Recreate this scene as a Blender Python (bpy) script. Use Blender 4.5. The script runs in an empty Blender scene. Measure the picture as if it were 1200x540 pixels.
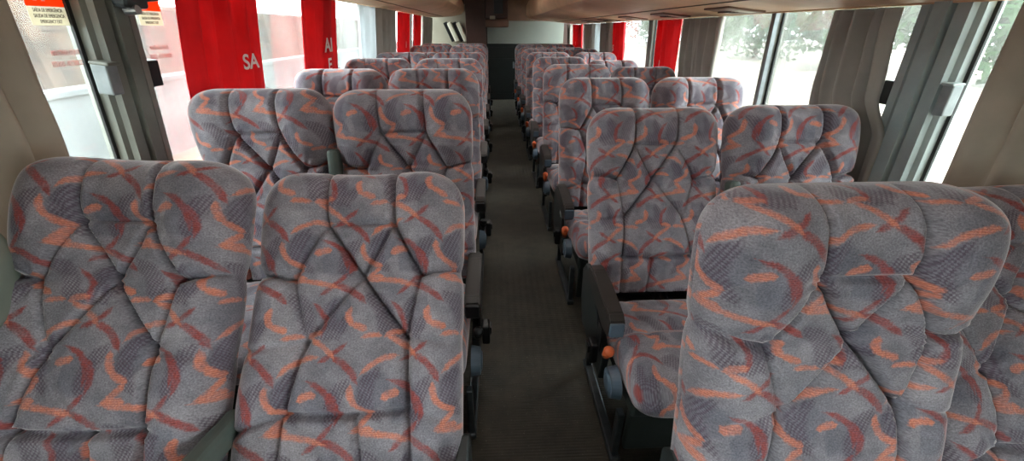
import bpy, bmesh, math, random
import numpy as np
from mathutils import Vector, Matrix
random.seed(4)
S = bpy.context.scene
COL = S.collection
PI = math.pi
R = math.radians

# ------------------------------------------------------------------ camera
CAMZ = 1.30
FPX = 466.0
cam_d = bpy.data.cameras.new('camera')
cam_d.sensor_fit = 'HORIZONTAL'
cam_d.sensor_width = 36.0
cam_d.lens = FPX / 1200.0 * 36.0
cam_d.clip_start = 0.02
cam_d.clip_end = 400
cam = bpy.data.objects.new('camera', cam_d)
COL.objects.link(cam)
cam.location = (0, 0, CAMZ)
cam.rotation_euler = (R(90 - 26.86), 0, R(-2.41))
S.camera = cam

# ------------------------------------------------------------------ world, sun, exposure
S.view_settings.view_transform = 'Standard'
S.view_settings.look = 'None'
S.view_settings.exposure = 1.2
S.view_settings.gamma = 1.0
S.view_settings.use_curve_mapping = False
W = bpy.data.worlds.new('world')
S.world = W
W.use_nodes = True
wn = W.node_tree
wn.nodes.clear()
w_out = wn.nodes.new('ShaderNodeOutputWorld')
w_bg = wn.nodes.new('ShaderNodeBackground')
w_bg.inputs['Color'].default_value = (0.93, 0.97, 1.0, 1)
w_bg.inputs['Strength'].default_value = 8.0
wn.links.new(w_bg.outputs[0], w_out.inputs[0])
sun_d = bpy.data.lights.new('sun', 'SUN')
sun_d.energy = 6.0
sun_d.angle = R(3)
sun_d.color = (1.0, 0.95, 0.86)
sun = bpy.data.objects.new('sun', sun_d)
COL.objects.link(sun)
sun.rotation_euler = (R(22), R(-8), 0)      # high sun, nearly overhead
S.cycles.use_denoising = True
S.cycles.max_bounces = 10
S.cycles.diffuse_bounces = 6
S.cycles.transparent_max_bounces = 16
S.cycles.sample_clamp_indirect = 6.0


# ------------------------------------------------------------------ node helpers
def lin(c):
    return tuple(((v / 255) / 12.92 if v / 255 <= 0.04045 else ((v / 255 + 0.055) / 1.055) ** 2.4) for v in c)


class NT:
    def __init__(self, name):
        self.m = bpy.data.materials.new(name)
        self.m.use_nodes = True
        self.t = self.m.node_tree
        self.t.nodes.clear()
        self.out = self.t.nodes.new('ShaderNodeOutputMaterial')

    def n(self, typ, **kw):
        x = self.t.nodes.new(typ)
        for k, v in kw.items():
            setattr(x, k, v)
        return x

    def put(self, sock, v):
        if isinstance(v, bpy.types.NodeSocket):
            self.t.links.new(v, sock)
        elif v is not None:
            if isinstance(v, (tuple, list)) and len(v) == 3 and sock.type == 'RGBA':
                v = (*v, 1)
            sock.default_value = v

    def math(self, op, a, b=None, c=None, clamp=False):
        x = self.n('ShaderNodeMath', operation=op, use_clamp=clamp)
        for i, v in enumerate((a, b, c)):
            if v is not None:
                self.put(x.inputs[i], v)
        return x.outputs[0]

    def mix(self, f, a, b, mode='MIX'):
        x = self.n('ShaderNodeMix', data_type='RGBA', blend_type=mode)
        self.put(x.inputs[0], f)
        self.put(x.inputs[6], a)
        self.put(x.inputs[7], b)
        return x.outputs[2]

    def noise(self, vec, scale, detail=3, rough=0.55):
        x = self.n('ShaderNodeTexNoise')
        if vec is not None:
            self.put(x.inputs['Vector'], vec)
        x.inputs['Scale'].default_value = scale
        x.inputs['Detail'].default_value = detail
        x.inputs['Roughness'].default_value = rough
        return x.outputs[0]

    def ramp(self, f, lo, hi):
        x = self.n('ShaderNodeMapRange')
        self.put(x.inputs[0], f)
        x.inputs[1].default_value = lo
        x.inputs[2].default_value = hi
        return x.outputs[0]

    def bump(self, h, strength, dist):
        x = self.n('ShaderNodeBump')
        x.inputs['Strength'].default_value = strength
        x.inputs['Distance'].default_value = dist
        self.put(x.inputs['Height'], h)
        return x.outputs[0]

    def bsdf(self, color, rough=0.6, normal=None, **kw):
        b = self.n('ShaderNodeBsdfPrincipled')
        self.put(b.inputs['Base Color'], color)
        self.put(b.inputs['Roughness'], rough)
        if normal is not None:
            self.put(b.inputs['Normal'], normal)
        for k, v in kw.items():
            self.put(b.inputs[k.replace('_', ' ')], v)
        return b.outputs[0]

    def done(self, sh):
        self.t.links.new(sh, self.out.inputs[0])
        return self.m

    def obj(self):
        return self.n('ShaderNodeTexCoord').outputs['Object']


def plain(name, rgb, rough=0.5, var=0.12, scale=20, bump=0.0, **kw):
    t = NT(name)
    c = lin(rgb)
    nz = t.noise(t.obj(), scale, 4)
    col = t.mix(t.ramp(nz, 0.3, 0.7), tuple(v * (1 - var) for v in c), tuple(min(1, v * (1 + var)) for v in c))
    nrm = t.bump(t.noise(t.obj(), scale * 8, 2), bump, 0.002) if bump else None
    return t.done(t.bsdf(col, rough, nrm, **kw))


def make_fabric():
    """grey velvet woven with a repeat of rust strokes, orange swooshes and purple hatching, in metres of cloth"""
    t = NT('patterned_velvet')
    uv = t.n('ShaderNodeUVMap')
    uv.uv_map = 'cloth'
    rnd = t.n('ShaderNodeObjectInfo').outputs['Random']
    sep = t.n('ShaderNodeSeparateXYZ')
    t.put(sep.inputs[0], uv.outputs[0])
    wob = t.n('ShaderNodeTexNoise')
    t.put(wob.inputs['Vector'], uv.outputs[0])
    wob.inputs['Scale'].default_value = 26
    wob.inputs['Detail'].default_value = 3
    ws = t.n('ShaderNodeSeparateColor')
    t.put(ws.inputs[0], wob.outputs['Color'])
    px = t.math('ADD', sep.outputs[0], t.math('MULTIPLY_ADD', rnd, 7.3, t.math('MULTIPLY', t.math('SUBTRACT', ws.outputs[0], 0.5), 0.008)))
    py = t.math('ADD', sep.outputs[1], t.math('MULTIPLY_ADD', rnd, 5.1, t.math('MULTIPLY', t.math('SUBTRACT', ws.outputs[1], 0.5), 0.008)))
    TX, TY = 0.178, 0.350

    def stroke(x0, y0, x1, y1, bend, w):
        # coordinates in mm, y downward in the repeat; bend = sagitta to the left of travel
        x0, y0, x1, y1, bend, w = x0 / 1e3, -y0 / 1e3, x1 / 1e3, -y1 / 1e3, bend / 1e3, w / 1e3
        mx, my = (x0 + x1) / 2, (y0 + y1) / 2
        L = math.hypot(x1 - x0, y1 - y0)
        ux, uy = (x1 - x0) / L, (y1 - y0) / L
        dx = t.math('WRAP', t.math('SUBTRACT', px, mx), TX / 2, -TX / 2)
        dy = t.math('WRAP', t.math('SUBTRACT', py, my), TY / 2, -TY / 2)
        a = t.math('MULTIPLY_ADD', dx, ux / L, t.math('MULTIPLY_ADD', dy, uy / L, 0.5))
        d = t.math('MULTIPLY_ADD', dx, -uy, t.math('MULTIPLY', dy, ux))
        q = t.math('MULTIPLY', a, t.math('SUBTRACT', 1.0, a))
        d = t.math('ABSOLUTE', t.math('MULTIPLY_ADD', q, -4 * bend, d))
        h = t.math('MINIMUM', t.math('MULTIPLY', q, 7 * w / 2), w / 2)
        return t.math('SUBTRACT', h, d)

    def union(lst):
        r = lst[0]
        for v in lst[1:]:
            r = t.math('MAXIMUM', r, v)
        return r
    bx, by = -12, 175
    red = union([
        stroke(-30, 14, 30, -30, -4, 11), stroke(-4, 0, 62, 62, 9, 15),
        stroke(-32 + bx, 32 + by, 26 + bx, -30 + by, -4, 11), stroke(-4 + bx, 4 + by, 76 + bx, 54 + by, 7, 15),
        stroke(-14, 70, 18, 150, 16, 14),
        stroke(-40 + bx, -124 + by, 22 + bx, -40 + by, 22, 13),
        stroke(-44 + bx, 50 + by, -18 + bx, 132 + by, 14, 12)])
    org = union([
        stroke(-62, -44, 8, 8, 5, 12), stroke(-112, 42, -30, 2, 11, 12),
        stroke(-132, 60, -112, 112, -7, 14), stroke(-122, 102, -82, 124, -3, 14),
        stroke(-118, -42, -72, -46, 3, 11),
        stroke(-116 + bx, -8 + by, 14 + bx, 14 + by, 6, 12), stroke(-114 + bx, -12 + by, -66 + bx, -15 + by, 0, 16),
        stroke(-104 + bx, -14 + by, -74 + bx, -48 + by, 0, 13),
        stroke(-52 + bx, -84 + by, -12 + bx, -97 + by, 3, 16),
        stroke(42 + bx, 60 + by, 54 + bx, 110 + by, -8, 15), stroke(48 + bx, 102 + by, 84 + bx, 116 + by, 0, 15),
        stroke(-56 + bx, 132 + by, -14 + bx, 120 + by, 3, 13)])
    pur = union([
        stroke(-70, 20, -60, 150, -34, 36), stroke(-70, -66, 34, -92, -26, 34),
        stroke(54 + bx, -130 + by, 24 + bx, -10 + by, -16, 36), stroke(-104 + bx, 26 + by, -56 + bx, 130 + by, 20, 40),
        stroke(4 + bx, 36 + by, 24 + bx, 142 + by, -18, 32)])
    blu = union([stroke(-116, 58, -56, 94, 0, 84), stroke(-34 + bx, -72 + by, 40 + bx, -60 + by, 0, 80),
                 stroke(-12 + bx, 72 + by, 44 + bx, 78 + by, 0, 80)])
    fine = t.noise(uv.outputs[0], 300, 3, 0.7)
    mid = t.noise(uv.outputs[0], 9, 4)
    sw = 0.0024
    wear = t.math('MULTIPLY_ADD', t.ramp(t.noise(uv.outputs[0], 45, 4, 0.7), 0.3, 0.6), 0.5, 0.42)
    rag = t.math('MULTIPLY', t.math('SUBTRACT', t.noise(uv.outputs[0], 190, 3, 0.7), 0.5), 0.011)
    red = t.math('ADD', red, rag)
    org = t.math('ADD', org, rag)
    m_red = t.math('MULTIPLY', t.ramp(red, -sw, sw), wear)
    m_org = t.math('MULTIPLY', t.ramp(org, -sw, sw), wear)
    m_blu = t.math('MULTIPLY', t.ramp(blu, -sw * 3, sw * 3), 0.5)
    hx = t.math('SINE', t.math('MULTIPLY_ADD', sep.outputs[0], 2 * PI / 0.0085, t.math('MULTIPLY', sep.outputs[1], 2 * PI / 0.019)))
    hy = t.math('SINE', t.math('MULTIPLY', sep.outputs[1], 2 * PI / 0.0095))
    hatch = t.ramp(t.math('MULTIPLY', hx, hy), -0.35, 0.15)
    m_pur = t.math('MULTIPLY', t.ramp(pur, -sw * 2, sw * 2), t.math('MULTIPLY_ADD', hatch, 0.58, 0.06))
    hb = t.ramp(t.math('SINE', t.math('MULTIPLY', sep.outputs[1], 2 * PI / 0.0045)), -1.6, 1.0)
    base = t.mix(t.ramp(mid, 0.32, 0.68), lin((108, 105, 112)), lin((146, 140, 145)))
    base = t.mix(m_blu, base, lin((96, 95, 106)))
    base = t.mix(m_pur, base, lin((80, 62, 76)))
    base = t.mix(m_red, base, t.mix(hb, lin((124, 52, 50)), lin((150, 72, 66))))
    base = t.mix(m_org, base, t.mix(hb, lin((178, 98, 80)), lin((212, 132, 106))))
    speck = t.ramp(fine, 0.3, 0.7)
    base = t.mix(0.6, base, t.mix(speck, (0.25, 0.25, 0.25), (1, 1, 1)), 'OVERLAY')
    blot = t.ramp(t.noise(uv.outputs[0], 22, 5, 0.7), 0.3, 0.7)
    base = t.mix(0.45, base, t.mix(blot, (0.3, 0.3, 0.3), (0.72, 0.72, 0.72)), 'OVERLAY')
    hgt = t.math('ADD', fine, t.math('MULTIPLY', t.noise(uv.outputs[0], 60, 3), 2.0))
    sh = t.bsdf(base, 0.85, t.bump(hgt, 0.25, 0.002), Specular_IOR_Level=0.15, Sheen_Weight=1.0, Sheen_Roughness=0.3,
                Sheen_Tint=(0.95, 0.88, 0.88, 1))
    return t.done(sh)


def make_curtain_mat(name, rgb, trans=0.35, weave=True):
    t = NT(name)
    c = lin(rgb)
    nz = t.noise(t.obj(), 6, 4)
    col = t.mix(t.ramp(nz, 0.3, 0.7), tuple(v * 0.9 for v in c), tuple(min(1, v * 1.1) for v in c))
    nrm = t.bump(t.noise(t.obj(), 300, 2), 0.15, 0.001)
    a = t.bsdf(col, 0.8, nrm, Specular_IOR_Level=0.2)
    tr = t.n('ShaderNodeBsdfTranslucent')
    t.put(tr.inputs[0], col)
    mx = t.n('ShaderNodeMixShader')
    mx.inputs[0].default_value = trans
    t.put(mx.inputs[1], a)
    t.put(mx.inputs[2], tr.outputs[0])
    return t.done(mx.outputs[0])


def make_glass(name, haze=0.12, tint=(0.80, 0.84, 0.83, 1)):
    t = NT(name)
    tr = t.n('ShaderNodeBsdfTransparent')
    tr.inputs[0].default_value = tint
    gl = t.n('ShaderNodeBsdfGlossy')
    gl.inputs['Roughness'].default_value = 0.03
    fr = t.n('ShaderNodeFresnel')
    fr.inputs[0].default_value = 1.3
    m1 = t.n('ShaderNodeMixShader')
    t.put(m1.inputs[0], t.math('MULTIPLY', fr.outputs[0], 0.6))
    t.put(m1.inputs[1], tr.outputs[0])
    t.put(m1.inputs[2], gl.outputs[0])
    tl = t.n('ShaderNodeBsdfTranslucent')  # pale translucent veil imitates bright glare haze over the panes
    tl.inputs[0].default_value = (0.9, 0.9, 0.86, 1)
    m2 = t.n('ShaderNodeMixShader')
    dn = t.ramp(t.noise(t.obj(), 5, 5), 0.3, 0.75)
    t.put(m2.inputs[0], t.math('MULTIPLY_ADD', dn, haze, haze * 0.6))
    t.put(m2.inputs[1], m1.outputs[0])
    t.put(m2.inputs[2], tl.outputs[0])
    return t.done(m2.outputs[0])


def make_floor_mat():
    t = NT('ribbed_rubber_floor')
    sp = t.n('ShaderNodeSeparateXYZ')
    t.put(sp.inputs[0], t.obj())
    rib = t.math('SINE', t.math('MULTIPLY', sp.outputs[1], 2 * PI / 0.011))
    rib2 = t.math('SINE', t.math('MULTIPLY', sp.outputs[0], 2 * PI / 0.035))
    nz = t.noise(t.obj(), 7, 6, 0.65)
    fine = t.noise(t.obj(), 160, 2)
    col = t.mix(t.ramp(nz, 0.3, 0.72), lin((46, 44, 38)), lin((78, 72, 60)))
    col = t.mix(t.ramp(fine, 0.66, 0.78), col, lin((140, 135, 120)))
    h = t.math('ADD', t.ramp(rib, -0.4, 0.4), t.math('MULTIPLY', rib2, 0.3))
    return t.done(t.bsdf(col, 0.55, t.bump(h, 0.5, 0.002)))


M = {}
M['fabric'] = make_fabric()
M['plastic'] = plain('dark_moulded_plastic', (46, 50, 50), 0.42, 0.15, 14, 0.1)
M['arm'] = plain('grey_green_arm_vinyl', (84, 94, 88), 0.45, 0.1, 12, 0.1)
M['arm_dark'] = plain('dark_brown_arm_vinyl', (52, 47, 44), 0.4, 0.1, 12, 0.1)
M['cap'] = plain('blue_grey_plastic', (84, 100, 114), 0.35, 0.08, 20)
M['metal'] = plain('worn_painted_metal', (74, 80, 84), 0.35, 0.2, 30, 0.0, Metallic=0.5)
M['skirt'] = plain('dark_green_seat_base', (52, 58, 55), 0.6, 0.15, 12)
M['orange'] = plain('orange_plastic', (214, 98, 52), 0.4, 0.1, 20)
M['black'] = plain('black_plastic', (22, 22, 24), 0.35, 0.1, 20)
M['chrome'] = plain('brushed_steel', (170, 174, 178), 0.3, 0.1, 40, 0.0, Metallic=0.9)
M['floor'] = make_floor_mat()
M['wall'] = plain('grey_side_panel', (122, 122, 116), 0.6, 0.1, 5)
M['pillar'] = plain('grey_green_pillar_paint', (146, 156, 154), 0.5, 0.12, 9, 0.1)
M['pillar_dark'] = plain('dark_pillar_paint', (108, 110, 102), 0.5, 0.15, 9, 0.1)
M['rubber'] = plain('black_window_rubber', (30, 31, 31), 0.6, 0.15, 25)
M['latch'] = plain('grey_latch_metal', (128, 134, 136), 0.4, 0.15, 25, 0.0, Metallic=0.3)
M['rack'] = plain('tan_rack_vinyl', (206, 168, 132), 0.55, 0.12, 4, 0.15)
M['seam'] = plain('dark_rack_seam', (72, 52, 40), 0.6, 0.1, 10)
M['ceiling'] = plain('brown_ceiling_lining', (138, 112, 92), 0.8, 0.1, 5)
M['brown'] = plain('brown_laminate', (84, 60, 52), 0.45, 0.15, 6)
M['box'] = plain('brown_box_laminate', (128, 98, 80), 0.5, 0.15, 6)
M['white_panel'] = plain('pale_green_white_panel', (150, 156, 147), 0.6, 0.05, 3)
M['cream'] = plain('cream_panel', (154, 147, 130), 0.6, 0.06, 3)
M['dark_panel'] = plain('dark_green_panel', (30, 36, 35), 0.4, 0.15, 5)
M['curtain_grey'] = make_curtain_mat('taupe_curtain_cloth', (170, 164, 156), 0.12)
M['curtain_beige'] = make_curtain_mat('beige_curtain_cloth', (180, 168, 152), 0.14)
M['curtain_hem'] = make_curtain_mat('grey_green_curtain_lining', (150, 158, 146), 0.16)
M['curtain_red'] = make_curtain_mat('red_curtain_cloth', (212, 50, 56), 0.33)
M['curtain_white'] = make_curtain_mat('pale_sheer_cloth', (214, 218, 220), 0.5)
M['glass'] = make_glass('hazed_window_glass', 0.03)
M['glass_front'] = make_glass('windscreen_glass', 0.01, (0.12, 0.13, 0.13, 1))
M['letter'] = plain('white_print', (238, 236, 230), 0.6, 0.04, 30)
M['sticker_o'] = make_curtain_mat('orange_sticker', (236, 104, 44), 0.5)
M['sticker_w'] = make_curtain_mat('white_sticker', (226, 220, 204), 0.5)
M['ink'] = plain('dark_sticker_ink', (84, 70, 60), 0.6, 0.05, 30)
M['ink_red'] = plain('faded_red_print', (176, 84, 76), 0.6, 0.05, 30)
M['lamp'] = plain('pale_lamp_tube', (214, 208, 188), 0.5, 0.05, 10)


# ------------------------------------------------------------------ mesh helpers
def mesh_from(name, verts, faces, smooth=False):
    me = bpy.data.meshes.new(name)
    me.from_pydata([tuple(v) for v in verts], [], faces)
    if smooth:
        me.polygons.foreach_set('use_smooth', [True] * len(me.polygons))
    me.update()
    return me


def bm_done(bm, name, smooth=False):
    me = bpy.data.meshes.new(name)
    bmesh.ops.recalc_face_normals(bm, faces=bm.faces)
    bm.to_mesh(me)
    bm.free()
    if smooth:
        me.polygons.foreach_set('use_smooth', [True] * len(me.polygons))
    return me


def add_box(bm, c, s, bev=0.0, rot=None, seg=2):
    r = bmesh.ops.create_cube(bm, size=1.0)
    vs = r['verts']
    bmesh.ops.scale(bm, vec=s, verts=vs)
    if bev > 0:
        es = list({e for v in vs for e in v.link_edges})
        rr = bmesh.ops.bevel(bm, geom=es, offset=min(bev, min(s) * 0.48), segments=seg, affect='EDGES', profile=0.5)
        vs = list({v for f in rr['faces'] for v in f.verts} | {v for v in vs if v.is_valid})
    if rot is not None:
        bmesh.ops.rotate(bm, cent=(0, 0, 0), matrix=rot, verts=vs)
    bmesh.ops.translate(bm, vec=c, verts=vs)
    return vs


def add_cyl(bm, p0, p1, r0, r1=None, seg=16):
    p0, p1 = Vector(p0), Vector(p1)
    r1 = r0 if r1 is None else r1
    d = p1 - p0
    q = d.to_track_quat('Z', 'Y').to_matrix().to_4x4()
    m = Matrix.Translation((p0 + p1) / 2) @ q
    bmesh.ops.create_cone(bm, cap_ends=True, segments=seg, radius1=r0, radius2=r1, depth=d.length, matrix=m)


def add_prism(bm, prof, axis_pts):
    """prof: list of (a,b); axis_pts: function (a,b,k)->Vector for k in 0,1"""
    rows = [[bm.verts.new(axis_pts(a, b, k)) for a, b in prof] for k in (0, 1)]
    n = len(prof)
    for i in range(n):
        j = (i + 1) % n
        bm.faces.new((rows[0][i], rows[0][j], rows[1][j], rows[1][i]))
    bm.faces.new(rows[0])
    bm.faces.new(rows[1][::-1])


def link(name, me, mat=None, parent=None, loc=(0, 0, 0), rot=(0, 0, 0)):
    o = bpy.data.objects.new(name, me)
    COL.objects.link(o)
    if mat is not None and me is not None and len(me.materials) == 0:
        me.materials.append(mat)
    o.location = loc
    o.rotation_euler = rot
    if parent is not None:
        o.parent = parent
    return o


def tag(o, label, cat, group=None):
    o['label'] = label
    o['category'] = cat
    if group:
        o['group'] = group
    return o


def structure(o):
    o['kind'] = 'structure'
    return o


def thing(name, label, cat, loc, group=None):
    o = bpy.data.objects.new(name, None)
    COL.objects.link(o)
    o.empty_display_size = 0.1
    o.location = loc
    return tag(o, label, cat, group)


def text_mesh(s, size, depth=0.0006, spacing=1.0, bold=0.0):
    cu = bpy.data.curves.new('txt', 'FONT')
    cu.body = s
    cu.size = size
    cu.align_x = 'CENTER'
    cu.align_y = 'CENTER'
    cu.extrude = depth
    cu.offset = bold
    cu.space_character = spacing
    o = bpy.data.objects.new('txt', cu)
    COL.objects.link(o)
    dg = bpy.context.evaluated_depsgraph_get()
    me = bpy.data.meshes.new_from_object(o.evaluated_get(dg))
    bpy.data.objects.remove(o)
    bpy.data.curves.remove(cu)
    me.name = 'lettering'
    return me


# the two side walls lean in a little towards the top
def wx(side, z, inset=0.0):
    if side < 0:
        return -(1.17 + 0.12 * (CAMZ - z)) + inset
    return 1.46 + 0.05 * (CAMZ - z) - inset


# ------------------------------------------------------------------ room shell
Y0, Y1 = -1.9, 8.7
ZC = 1.98
SILL = 0.66
HEAD = 1.66
bm = bmesh.new()
add_box(bm, (0.145, (Y0 + Y1) / 2, -0.03), (2.95, Y1 - Y0 + 0.1, 0.06))
structure(link('floor', bm_done(bm, 'floor'), M['floor']))
bm = bmesh.new()
add_box(bm, (0.145, (Y0 + Y1) / 2, ZC + 0.03), (2.95, Y1 - Y0 + 0.1, 0.06))
structure(link('ceiling', bm_done(bm, 'ceiling'), M['ceiling']))


def wall_panel(bm, side, y0, y1, z0, z1, t0, t1):
    """a slab on a side wall; t0/t1 = inset of the inner and outer face"""
    vs = []
    for y in (y0, y1):
        for z, t in ((z0, t0), (z1, t0), (z1, t1), (z0, t1)):
            vs.append(bm.verts.new((wx(side, z, t), y, z)))
    for f in ((0, 1, 2, 3), (7, 6, 5, 4), (0, 4, 5, 1), (1, 5, 6, 2), (2, 6, 7, 3), (3, 7, 4, 0)):
        bm.faces.new([vs[i] for i in f])


for side, nm in ((-1, 'left'), (1, 'right')):
    bm = bmesh.new()
    wall_panel(bm, side, Y0, Y1, 0, SILL, 0.0, -0.07)
    wall_panel(bm, side, Y0, Y1, SILL - 0.03, SILL, 0.02, 0.0)
    wall_panel(bm, side, Y0, Y1, HEAD, ZC, 0.0, -0.07)
    structure(link('wall_' + nm, bm_done(bm, 'wall'), M['wall']))


def pillar(side, y0, y1, mat, ribs=True, name='trim_1'):
    """ribbed window pillar between two panes, full height of the glass"""
    w = y1 - y0
    prof = [(0, -0.05), (0, 0.005), (0.08, 0.012), (0.10, 0.03), (0.30, 0.034), (0.33, 0.018), (0.36, 0.018), (0.39, 0.042),
            (0.62, 0.046), (0.65, 0.026), (0.69, 0.026), (0.72, 0.036), (0.90, 0.030), (0.93, 0.010), (1.0, 0.004), (1.0, -0.05)]
    if not ribs:
        prof = [(0, -0.05), (0, 0.003), (0.2, 0.007), (0.8, 0.007), (1, 0.003), (1, -0.05)]
    bm = bmesh.new()
    add_prism(bm, prof, lambda a, b, k: Vector((wx(side, (SILL, HEAD)[k], b), y0 + a * w, (SILL, HEAD)[k])))
    return structure(link(name, bm_done(bm, 'pillar'), mat))


L_P = [(-0.42, -0.22), (1.33, 1.50), (3.06, 3.16), (4.70, 4.80), (6.38, 6.48), (8.05, 8.15)]
R_P = [(-0.42, -0.22), (1.28, 1.48), (2.245, 2.30), (4.02, 4.13), (5.62, 5.74), (7.2, 7.32)]
k = 0
pill = {}
for side, lst in ((-1, L_P), (1, R_P)):
    for i, (a, b) in enumerate(lst):
        k += 1
        pill[(side, i)] = pillar(side, a, b, M['pillar_dark'] if (side < 0 or b - a < 0.12) else M['pillar'], b - a > 0.15, 'trim_%d' % k)
# the slim mullion has a pale inner edge
bm = bmesh.new()
wall_panel(bm, 1, 2.235, 2.25, SILL, HEAD, 0.022, 0.0)
structure(link('trim_20', bm_done(bm, 'pale edge'), M['latch']))

# glass panes, one per bay, with a black rubber frame
k = 0
for side, lst in ((-1, L_P), (1, R_P)):
    ed = [Y0] + [v for p in lst for v in p] + [Y1]
    for i in range(0, len(ed), 2):
        k += 1
        a, b = ed[i], ed[i + 1]
        bm = bmesh.new()
        wall_panel(bm, side, a, b, SILL, HEAD, -0.028, -0.034)
        w = structure(link('window_%d' % k, bm_done(bm, 'pane'), M['glass']))
        bm = bmesh.new()
        g = 0.012
        wall_panel(bm, side, a, a + g, SILL, HEAD, -0.02, -0.028)
        wall_panel(bm, side, b - g, b, SILL, HEAD, -0.02, -0.028)
        wall_panel(bm, side, a + g, b - g, SILL, SILL + g, -0.02, -0.028)
        wall_panel(bm, side, a + g, b - g, HEAD - g, HEAD, -0.02, -0.028)
        link('window_frame', bm_done(bm, 'frame'), M['rubber'], w)

# front of the bus, behind the camera: low dash wall, windscreen
bm = bmesh.new()
add_box(bm, (0.145, Y0 - 0.04, 0.45), (2.9, 0.08, 0.9))
add_box(bm, (0.145, Y0 - 0.04, 1.94), (2.9, 0.08, 0.08))
structure(link('wall_front', bm_done(bm, 'wall'), M['wall']))
bm = bmesh.new()
add_box(bm, (0.145, Y0 - 0.04, 1.40), (2.84, 0.008, 1.0))
structure(link('window_20', bm_done(bm, 'windscreen'), M['glass_front']))

# rear wall: cream panel, brown column, pale panel, dark lower door
bm = bmesh.new()
add_box(bm, (0.145, Y1 + 0.05, 1.0), (2.95, 0.08, 2.0))
structure(link('wall_rear', bm_done(bm, 'wall'), M['brown']))
bm = bmesh.new()
add_box(bm, (-0.86, Y1 - 0.008, 0.86), (0.70, 0.03, 1.72), 0.006)
structure(link('trim_21', bm_done(bm, 'cream'), M['cream']))
bm = bmesh.new()
add_box(bm, (0.63, Y1 - 0.01, 1.24), (1.50, 0.03, 0.40), 0.006)
add_box(bm, (0.02, Y1 - 0.03, 1.18), (0.012, 0.02, 0.28))
structure(link('trim_22', bm_done(bm, 'pale'), M['white_panel']))
bm = bmesh.new()
add_box(bm, (0.63, Y1 - 0.01, 1.62), (1.50, 0.05, 0.36), 0.006)
structure(link('trim_23', bm_done(bm, 'band'), M['box']))
bm = bmesh.new()
add_box(bm, (-0.33, Y1 - 0.10, 0.98), (0.38, 0.22, 1.96), 0.01)
structure(link('trim_24', bm_done(bm, 'column'), M['brown']))
bm = bmesh.new()
add_box(bm, (0.16, Y1 - 0.08, 0.52), (0.60, 0.12, 1.04), 0.01)
add_box(bm, (0.16, Y1 - 0.145, 0.90), (0.52, 0.012, 0.16), 0.004)
add_box(bm, (0.16, Y1 - 0.145, 0.45), (0.52, 0.012, 0.66), 0.004)
d = structure(link('door_1', bm_done(bm, 'door'), M['dark_panel']))
bm = bmesh.new()
add_box(bm, (0.39, Y1 - 0.165, 0.66), (0.03, 0.03, 0.12), 0.008)
link('door_handle', bm_done(bm, 'handle'), M['latch'], d)

# ------------------------------------------------------------------ fill lamps added above the aisle, out of view, to brighten the interior
def make_fill_mat():
    t = NT('fill_light_glow')
    e = t.n('ShaderNodeEmission')
    e.inputs[0].default_value = (1.0, 0.93, 0.86, 1)
    e.inputs[1].default_value = 2.5
    return t.done(e.outputs[0])


M['lit'] = make_fill_mat()
for i, (y, lb) in enumerate(((0.9, 'nearest the camera'), (3.1, 'over the middle rows'), (5.3, 'over the rear rows'))):
    t = thing('fill_light', 'long unseen fill lamp added above the aisle, %s' % lb, 'added fill light', (0.03, y, ZC))
    bm = bmesh.new()
    add_box(bm, (0, 0, -0.015), (0.24, 1.30, 0.03), 0.008)
    link('fill_light_housing', bm_done(bm, 'housing'), M['latch'], t)
    bm = bmesh.new()
    add_box(bm, (0, 0, -0.038), (0.18, 1.24, 0.016), 0.004)
    link('fill_light_panel', bm_done(bm, 'fill_light_panel'), M['lit'], t)

# ------------------------------------------------------------------ overhead racks
def rack(side, y0, y1, prof, label):
    t = thing('luggage_rack', label, 'luggage rack', (0, y0, 1.5))
    bm = bmesh.new()
    n = len(prof)
    cx = sum(p[0] for p in prof) / n
    cz = sum(p[1] for p in prof) / n
    rows = []
    ys = [0.0, 0.6 * (y1 - y0), y1 - y0 - 0.30, y1 - y0 - 0.14, y1 - y0 - 0.05, y1 - y0]
    for i, y in enumerate(ys):
        sc = (1, 1, 1, 0.99, 0.96, 0.90)[i]
        row = []
        for (x, z) in prof:
            zz = cz + (z - cz) * sc
            xx = x if abs(x) > 1.1 else (math.copysign(1.2, x) + (x - math.copysign(1.2, x)) * sc)
            row.append(bm.verts.new((xx, y, zz - 1.5)))
        rows.append(row)
    for r0, r1 in zip(rows[:-1], rows[1:]):
        for i in range(n):
            j = (i + 1) % n
            bm.faces.new((r0[i], r0[j], r1[j], r1[i]))
    bm.faces.new(rows[0])
    bm.faces.new(rows[-1][::-1])
    b = link('rack_body', bm_done(bm, 'rack', True), M['rack'], t)
    try:
        b.data.set_sharp_from_angle(angle=R(35))
    except Exception:
        pass
    return t


def uz(prof, x):
    """height of the rack's underside at x"""
    for (xa, za), (xb, zb) in zip(prof[:-1], prof[1:]):
        if min(xa, xb) <= x <= max(xa, xb):
            return za + (zb - za) * (x - xa) / (xb - xa)
    return prof[0][1]


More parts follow.
